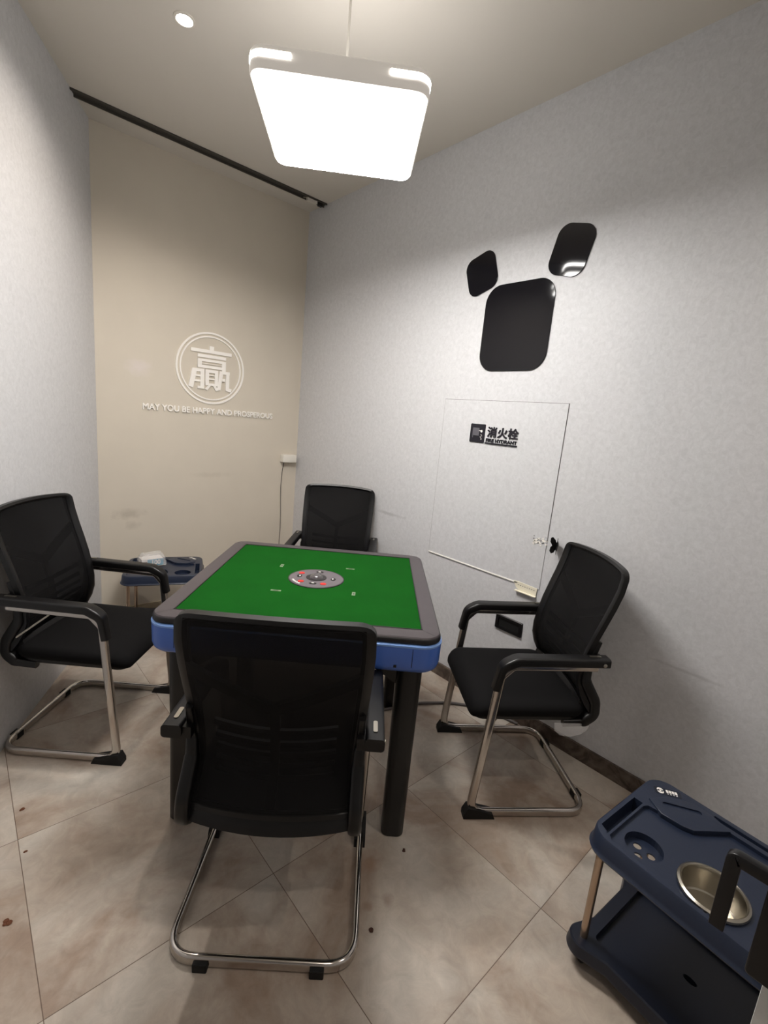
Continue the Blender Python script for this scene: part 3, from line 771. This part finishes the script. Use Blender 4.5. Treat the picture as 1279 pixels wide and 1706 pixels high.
    for sx, sy, a0 in ((1, 1, 0), (-1, 1, 90), (-1, -1, 180), (1, -1, 270)):
        cx, cy = sx * 0.158, sy * 0.183
        if a0 in (0, 180): pts.append((sx * 0.178, cy - sy * 0.075))
        else: pts.append((cx - sx * 0.075, sy * 0.203))
        for i in range(ang + 1):
            a = math.radians(a0 - 12 + 114 * i / ang); pts.append((cx + 0.043 * math.cos(a), cy + 0.043 * math.sin(a)))
        if a0 in (0, 180): pts.append((cx - sx * 0.075, sy * 0.203))
        else: pts.append((sx * 0.178, cy - sy * 0.075))
    bm = B(); loft(bm, [[(x, y, z) for x, y in offset(pts, d)] for d, z in ((0.006, 0.044), (0.0, 0.047), (-0.001, 0.052), (0.0, 0.056), (0.004, 0.080), (0.008, 0.084))]); lt = obj('lower_tray', bm, M['navyd'], t, 35)
    K = B(); slab(K, rrect(0.140, 0.165, 0.012), 0.064, 0.1); cut(lt, K)
    K = B(); slab(K, circ(0.009, 20, 0.0, -0.03, 0.017), 0.03, 0.1); cut(lt, K)
    for x in (-1, 1):
        for y in (-1, 1):
            bm = B(); slab(bm, circ(0.020, 20), -0.007, 0.007, 0.002, Matrix.Translation((x * 0.158, y * 0.183, 0.020)) @ Matrix.Rotation(PI / 2, 4, 'Y') @ Matrix.Rotation(0.5, 4, 'X')); w = obj('caster', bm, M['rubber'], t, 40)
            bm = B(); slab(bm, rrect(0.013, 0.013, 0.006), 0.026, 0.046, 0.002, Matrix.Translation((x * 0.158, y * 0.183, 0))); obj('caster_fork', bm, M['blackp'], w)
    return t
make_cart((1.363, 0.140), (0.10, 0.995), 'navy plastic serving cart with a steel bowl, in the lower right corner')
make_cart((0.918, 2.966), (0.93, -0.37), 'navy plastic serving cart in the back left corner behind the table', mirror=True, bowl=False)

# bagged box of cards on the far cart
bt = thing('boxed_cards', 'teal and white box marked 100 wrapped in crumpled clear plastic on the far cart', 'box', (0.855, 3.030, 0.4325), math.radians(24) - 0.43)
bm = B(); slab(bm, rrect(0.062, 0.038, 0.003), 0.0, 0.044, 0.001); obj('box', bm, M['cardw'], bt)
bm = B(); box(bm, -0.030, 0.063, -0.0395, -0.030, 0.001, 0.043); sv = obj('printed_side', bm, M['teal'], bt)
bm = B(); text_bm(bm, '100', 0.040, 0.001, Matrix.Translation((0.018, -0.0400, 0.010)) @ Matrix.Rotation(PI / 2, 4, 'X'), 0.0012, 'CENTER', 0.9); obj('lettering', bm, M['cardw'], sv)
bm = B(); box(bm, -0.063, -0.032, -0.0395, -0.030, 0.001, 0.030); obj('dark_side', bm, M['cardbr'], bt)
bm = B()                                                        # crumpled bag
rg = []
for k in range(12):
    f = k / 11; z = 0.001 + 0.072 * f
    w = 0.074 * (1 - 0.25 * f ** 3) ; h = 0.050 * (1 - 0.35 * f ** 3)
    rg.append([(x * (1 + random.uniform(-.05, .05)) + 0.004, y * (1 + random.uniform(-.06, .06)), z + random.uniform(-.004, .004) * (k > 0)) for x, y in rrect(w, h, 0.014, 5)])
loft(bm, rg); obj('plastic_bag', bm, M['film'], bt, 30)

# ------------------------------------------------------------------ back wall sign
sg_ = thing('lucky_character_sign', 'white ringed character and the words may you be happy on the beige back wall', 'wall sign', (1.328, YB, 1.685))
def loc_back(bm): bmesh.ops.transform(bm, matrix=Matrix.Translation((-1.328, -YB, -1.685)), verts=bm.verts)
for ro, ri in ((0.237, 0.225), (0.212, 0.203)):
    bm = B(); n = 72; d = 0.006
    mt = MBK(1.328, 1.685)
    loft(bm, [[(r * math.cos(2 * PI * i / n), r * math.sin(2 * PI * i / n), z) for i in range(n)] for r, z in ((ri, 0), (ri, d), (ro, d), (ro, 0))], mt, False, False)
    loc_back(bm); obj('ring', bm, M['letter'], sg_)
bm = B(); mt = MBK(1.326, 1.694) @ Matrix.Diagonal((0.95, 0.92, 1, 1))
QN = [0]
def q(*p):
    QN[0] += 1; slab(bm, p, 0.0, 0.008 + 0.00012 * QN[0], 0, mt)
def bar(x0, y0, x1, y1): q((x0, y0), (x1, y0), (x1, y1), (x0, y1))
bar(-0.145, 0.098, 0.150, 0.122); bar(-0.015, 0.122, 0.018, 0.150)                      # top stroke and dot
bar(-0.098, 0.064, 0.108, 0.086)                                                         # second stroke
bar(-0.098, 0.036, 0.108, 0.054)
bar(-0.098, -0.008, -0.068, 0.036); bar(0.078, -0.020, 0.108, 0.036); bar(-0.098, -0.010, 0.108, 0.010)
bar(-0.068, 0.020, 0.078, 0.024)
# left leg group
q((-0.135, -0.020), (-0.160, -0.150), (-0.128, -0.160), (-0.100, -0.020)); bar(-0.130, -0.040, -0.050, -0.018); bar(-0.078, -0.160, -0.050, -0.030)
bar(-0.120, -0.075, -0.060, -0.062); bar(-0.125, -0.112, -0.060, -0.098); bar(-0.098, -0.160, -0.070, -0.142)
# middle group
bar(-0.042, -0.040, 0.050, -0.018); bar(-0.042, -0.128, -0.016, -0.030); bar(0.026, -0.128, 0.050, -0.030)
bar(-0.030, -0.062, 0.040, -0.054); bar(-0.030, -0.090, 0.040, -0.080); bar(-0.042, -0.132, 0.050, -0.116)
q((-0.020, -0.132), (-0.044, -0.160), (-0.026, -0.168), (-0.002, -0.132)); q((0.014, -0.132), (0.036, -0.168), (0.060, -0.160), (0.034, -0.132))
# right group
q((0.062, -0.020), (0.044, -0.150), (0.070, -0.160), (0.090, -0.020)); bar(0.062, -0.040, 0.138, -0.018)
q((0.110, -0.030), (0.110, -0.158), (0.150, -0.168), (0.156, -0.142), (0.136, -0.138), (0.136, -0.030)); bar(0.082, -0.092, 0.104, -0.070)
loc_back(bm); obj('character', bm, M['letter'], sg_)
bm = B(); text_bm(bm, 'MAY YOU BE HAPPY AND PROSPEROUS', 0.0545, 0.008, MBK(0.886, 1.380, 0.0045), 0.0014, 'LEFT', 1.0)
xs = [v.co.x for v in bm.verts]; k = 0.915 / (max(xs) - min(xs))
bmesh.ops.transform(bm, matrix=Matrix.Translation((0.890, 0, 0)) @ Matrix.Diagonal((k, 1, 1, 1)) @ Matrix.Translation((-min(xs), 0, 0)), verts=bm.verts)
loc_back(bm); obj('lettering', bm, M['letter'], sg_)

# power box with cable
pb = thing('socket_box', 'small white socket box on the back wall near the corner with a thin cable', 'socket', (1.95, YB, 1.08))
bm = B(); slab(bm, rrect(0.060, 0.030, 0.006), 0.0, 0.055, 0.004, Matrix(((1, 0, 0, 0), (0, 0, -1, 0), (0, 1, 0, 0), (0, 0, 0, 1)))); obj('casing', bm, M['white'], pb, 40)
bm = B(); pts = [(-0.035, -0.028, -0.020)]
for i in range(1, 15): pts.append((-0.035 - 0.006 * math.sin(i * 0.7) - 0.001 * i, -0.018 + 0.012 * math.sin(i * 0.4), -0.02 - 0.072 * i))
tube(bm, pts, 0.0022, 8, Vector((1, 0, 0))); obj('cable', bm, M['blackp'], pb, 60)

# ------------------------------------------------------------------ right wall pieces
# plain black acrylic wall art (generic shapes)
wa = thing('wall_art', 'glossy black acrylic wall decoration of three rounded shapes above the fire hydrant sign', 'wall art', (XR, 1.42, 2.02))
def on_right(bm): bmesh.ops.transform(bm, matrix=Matrix.Translation((-XR, -1.42, -2.02)), verts=bm.verts)
for cy, cz, hw, hh, r, rot in ((1.400, 1.945, 0.190, 0.205, 0.085, 0), (1.640, 2.220, 0.090, 0.095, 0.05, 18), (1.165, 2.245, 0.090, 0.105, 0.055, -14)):
    bm = B(); slab(bm, rrect(hw, hh, r, 10), 0.0, 0.006, 0.001, MR(cy, cz, 0.0) @ Matrix.Rotation(math.radians(rot), 4, 'Z')); on_right(bm); obj('acrylic_piece', bm, M['gloss'], wa)

# fire hydrant panel
hp = thing('hydrant_panel', 'flush wallpapered access panel in the right wall outlined by thin dark gaps', 'access panel', (XR, 1.43, 1.155))
def on_hp(bm): bmesh.ops.transform(bm, matrix=Matrix.Translation((-XR, -1.43, -1.155)), verts=bm.verts)
Y1, Y0, Z0, Z1 = 1.788, 1.062, 0.717, 1.593
pm = obj('panel', B(), M['paper_panel'], hp)
bm = B(); box(bm, XR - 0.0035, XR, Y0, Y1, Z0, Z1)
me_ = pm.data; bmesh.ops.recalc_face_normals(bm, faces=bm.faces); bmesh.ops.translate(bm, vec=(-XR, -1.43, -1.155), verts=bm.verts); bm.to_mesh(me_); bm.free()
bm = B()
g = 0.0018
box(bm, XR - 0.0028, XR, Y0 - g, Y0, Z0 + 0.24, Z1 + g); box(bm, XR - 0.0028, XR, Y1, Y1 + g, Z0, Z1 + g); box(bm, XR - 0.0028, XR, Y0, Y1, Z1, Z1 + g)
on_hp(bm); obj('panel_gap', bm, M['gap'], hp)
bm = B(); box(bm, XR - 0.006, XR, Y0 + 0.12, Y1, Z0 - 0.006, Z0); on_hp(bm); obj('bottom_edge', bm, M['letter'], hp)
# hydrant sign
hs_ = thing('fire_hydrant_sign', 'black fire hydrant sign on the access panel with a square icon plate and characters', 'sign', (XR - 0.0035, 1.44, 1.425))
def on_hs(bm): bmesh.ops.transform(bm, matrix=Matrix.Translation((-XR + 0.0035, -1.44, -1.425)), verts=bm.verts)
bm = B(); slab(bm, rrect(0.047, 0.048, 0.005), 0.0, 0.004, 0.0005, MR(1.540, 1.425, 0.0035)); on_hs(bm); ic = obj('icon_plate', bm, M['signblack'], hs_)
bm = B(); mt = MR(1.540, 1.425, 0.0075)
slab(bm, rrect(0.021, 0.020, 0.002), 0.0, 0.0008, 0, mt @ Matrix.Translation((-0.010, 0.008, 0)))
slab(bm, rrect(0.002, 0.010, 0.001), 0.0, 0.0008, 0, mt @ Matrix.Translation((-0.028, -0.014, 0)))
on_hs(bm); obj('hose_reel_icon', bm, M['signgrey'], ic)
bm = B(); slab(bm, circ(0.0065, 16), 0.0, 0.001, 0, mt @ Matrix.Translation((0.026, 0.012, 0)))
for i in range(5): slab(bm, rrect(0.0022, 0.0016, 0.0005, 2), 0.0, 0.0008, 0, mt @ Matrix.Translation((0.026 + 0.004 * math.sin(i * 2.2), -0.006 - 0.006 * i, 0)) @ Matrix.Rotation(i * 0.9, 4, 'Z'))
slab(bm, rrect(0.006, 0.0015, 0.0005, 2), 0.0, 0.0008, 0, mt @ Matrix.Translation((0.014, 0.014, 0)))
on_hs(bm); obj('flame_icon', bm, M['letter'], ic)
def fit(bm, m0, u0, u1, v0, v1):
    """scale a lettering mesh built flat at the origin into a box, then put it on the wall"""
    xs = [v.co.x for v in bm.verts]; ys = [v.co.y for v in bm.verts]
    kx = (u1 - u0) / (max(xs) - min(xs)); ky = (v1 - v0) / (max(ys) - min(ys))
    bmesh.ops.transform(bm, matrix=m0 @ Matrix.Translation((u0, v0, 0)) @ Matrix.Diagonal((kx, ky, 1, 1)) @ Matrix.Translation((-min(xs), -min(ys), 0)), verts=bm.verts)
mt = MR(1.484, 1.379, 0.0055)
bm = B(); text_bm(bm, '消火栓', 0.06, 0.004, Matrix.Identity(4), 0.0018, 'LEFT', 1.0, 1.06); fit(bm, mt, 0.006, 0.190, 0.031, 0.085); on_hs(bm); obj('characters', bm, M['signblack'], hs_)
bm = B(); text_bm(bm, 'FIRE HYDRANT', 0.02, 0.003, Matrix.Identity(4), 0.0009, 'LEFT', 1.0, 1.0); fit(bm, mt, 0.002, 0.188, 0.007, 0.025); on_hs(bm); obj('lettering', bm, M['signblack'], hs_)
bm = B(); slab(bm, rrect(0.096, 0.0035, 0.001, 2), -0.002, 0.003, 0, mt @ Matrix.Translation((0.094, 0.0005, 0))); on_hs(bm); obj('underline', bm, M['signblack'], hs_)

# torn cream strip at the panel's lower right corner
st = thing('broken_edge_strip', 'broken cream perforated plastic strip sticking out below the access panel', 'strip', (XR, 1.135, 0.70))
bm = B()
p = [(-0.068, 0.020), (-0.050, -0.010), (-0.030, -0.022), (0.010, -0.024), (0.020, -0.030), (0.060, -0.030), (0.064, 0.010), (0.064, 0.018), (-0.040, 0.022)]
slab(bm, [(x, y) for x, y in p], 0.0, 0.004, 0, Matrix(((0, 0, -1, -0.002), (-1, 0, 0, 0), (0, 1, 0, 0), (0, 0, 0, 1)))); s1 = obj('strip', bm, M['cream'], st)
bm = B()
for i in range(8): box(bm, -0.0068, -0.002, -0.052 + 0.0125 * i, -0.047 + 0.0125 * i, 0.004, 0.007)
obj('perforations', bm, M['gap'], st)
bm = B(); box(bm, -0.018, -0.002, -0.064, 0.050, -0.026, -0.022); obj('lip', bm, M['cream'], st)
# peeled plaster near the panel's right edge
pl = thing('peeled_plaster_patch', 'small patch of white peeled plaster chips on the right wall beside the butterfly', 'damage', (XR, 1.085, 0.95))
bm = B()
for i in range(26):
    a = random.uniform(-0.045, 0.030); z = random.gauss(0, 0.013)
    s = random.uniform(0.003, 0.008)
    slab(bm, [(a + s * math.cos(k * 2 * PI / 5 + i) * random.uniform(.6, 1.2), z + s * math.sin(k * 2 * PI / 5 + i) * random.uniform(.5, 1)) for k in range(5)], 0.003, 0.0035 + random.uniform(0, 0.003), 0, Matrix(((0, 0, -1, 0), (-1, 0, 0, 0), (0, 1, 0, 0), (0, 0, 0, 1))))
obj('plaster_chips', bm, M['flake'], pl)
bm = B()
for i in range(14):
    a = random.uniform(-0.045, 0.030); z = random.gauss(0, 0.012); s = random.uniform(0.002, 0.004)
    slab(bm, [(a + s * math.cos(k * 2 * PI / 4 + i), z + s * math.sin(k * 2 * PI / 4 + i) * .6) for k in range(4)], 0.003, 0.0068, 0, Matrix(((0, 0, -1, 0), (-1, 0, 0, 0), (0, 1, 0, 0), (0, 0, 0, 1))))
obj('dark_cracks', bm, M['gap'], pl)
# butterfly
bf = thing('butterfly_ornament', 'black butterfly ornament on the right wall beside the top of the chair back', 'ornament', (XR - 0.003, 1.008, 0.948))
bm = B(); slab(bm, circ(0.004, 10, 0, 0, 0.026), 0.0, 0.006, 0.001, Matrix(((0, 0, -1, 0), (-1, 0, 0, 0), (0, 1, 0, 0), (0, 0, 0, 1)))); obj('body', bm, M['rubber'], bf)
for s in (-1, 1):
    bm = B()
    wing = [(0.0, 0.004), (0.012, 0.030), (0.028, 0.044), (0.038, 0.040), (0.038, 0.022), (0.026, 0.004), (0.034, -0.006), (0.036, -0.022), (0.026, -0.034), (0.014, -0.030), (0.004, -0.012)]
    fold = Matrix.Rotation(s * math.radians(-62), 4, 'Y')
    base = Matrix(((0, 0, -1, -0.003), (-1, 0, 0, 0), (0, 1, 0, 0), (0, 0, 0, 1)))
    slab(bm, [(s * x, y) for x, y in (wing if s > 0 else list(reversed(wing)))], 0.0, 0.002, 0, base @ fold); obj('wing', bm, M['rubber'], bf)
# black wall vent box
vt = thing('wall_outlet_frame', 'black rectangular outlet frame low on the right wall behind the chair arm', 'outlet', (XR, 1.195, 0.479))
mt = Matrix(((0, 0, -1, 0), (-1, 0, 0, 0), (0, 1, 0, 0), (0, 0, 0, 1)))
bm = B()
oo = rrect(0.078, 0.038, 0.004, 3); ii = rrect(0.060, 0.024, 0.003, 3)
loft(bm, [[(x, y, 0.0) for x, y in oo], [(x, y, 0.007) for x, y in oo], [(x, y, 0.009) for x, y in offset(oo, 0.002)], [(x, y, 0.009) for x, y in ii], [(x, y, 0.002) for x, y in ii]], mt, True, False); obj('surround', bm, M['blacks'], vt)
bm = B(); slab(bm, ii, 0.0, 0.003, 0, mt); ins = obj('insert', bm, M['rubber'], vt)

# ------------------------------------------------------------------ door leaf with lock at the right edge
bm = B(); box(bm, 0.718, 0.758, -0.86, -0.010, 0.008, 2.05); d1 = struct('door_1', bm, M['doorw'])
lk = thing('door_lock', 'black door lock with an L-shaped lever handle at the right edge of the picture', 'lock', (0.715, -0.02, 0.9))
lk.parent = None
bm = B(); slab(bm, rrect(0.030, 0.110, 0.006, 4), 0.0, 0.022, 0.003, Matrix(((0, 0, -1, 0.006), (-1, 0, 0, 0.0), (0, 1, 0, 0.016), (0, 0, 0, 1)))); obj('lock_case', bm, M['blackp'], lk, 40)
bm = B(); box(bm, 0.008, 0.022, 0.0005, 0.0130, -0.025, 0.005); obj('latch_bolt', bm, M['chrome'], lk)
bm = B(); box(bm, 0.004, 0.016, 0.0005, 0.0100, 0.030, 0.056); obj('dead_bolt', bm, M['chrome'], lk)
bm = B()
sweep(bm, fillet([(-0.062, -0.060, 0.083), (-0.062, 0.063, 0.083), (-0.062, 0.063, -0.016)], 0.004, 3), rrect(0.006, 0.0078, 0.0015, 2), Vector((1, 0, 0)))
sweep(bm, [(-0.014, -0.010, 0.083), (-0.064, -0.010, 0.083)], rrect(0.009, 0.009, 0.004, 3), Vector((0, 1, 0)))
obj('lever', bm, M['blacks'], lk, 40)

# ------------------------------------------------------------------ loose things on the floor
bm = B()
pts = fillet([(1.02, 1.48, 0.008), (1.30, 1.62, 0.008), (1.53, 1.52, 0.008), (1.72, 1.46, 0.008), (1.86, 1.37, 0.008), (1.97, 1.25, 0.008), (2.015, 1.05, 0.008)], 0.25, 8)
tube(bm, pts, 0.0075, 10)
tagp(obj('floor_cable', bm, M['hose'], None, 60), 'grey cable running on the floor from under the table to the right wall', 'cable')
def crumb(x, y, s, key, label):
    bm = B()
    for k in range(4):
        a = random.uniform(0, 6.28); dx, dy = random.uniform(-s, s) * 0.7, random.uniform(-s, s) * 0.5
        r = s * random.uniform(0.35, 0.7)
        lathe(bm, [(r * 0.7, 0.0), (r, 0.0015), (r * 0.6, 0.0035), (r * 0.1, 0.0042)], 7, (dx, dy, 0.0))
    tagp(obj('floor_crumb', bm, M[key], None, None, (x, y, 0)), label, 'crumb')
crumb(0.090, 1.819, 0.010, 'crumb', 'brown crumb on the floor just below the left chair')
crumb(0.079, 1.618, 0.006, 'crumb', 'tiny brown crumb on the floor at the left, beside a tile joint')
crumb(0.019, 1.395, 0.012, 'crumb', 'largest brown crumb on the floor at the left edge of the picture')
crumb(1.058, 0.890, 0.009, 'bug', 'dark crumb on the floor right below the front right table leg')
crumb(0.798, 0.759, 0.011, 'bug', 'dark crumb on the floor right of the nearest chair base')
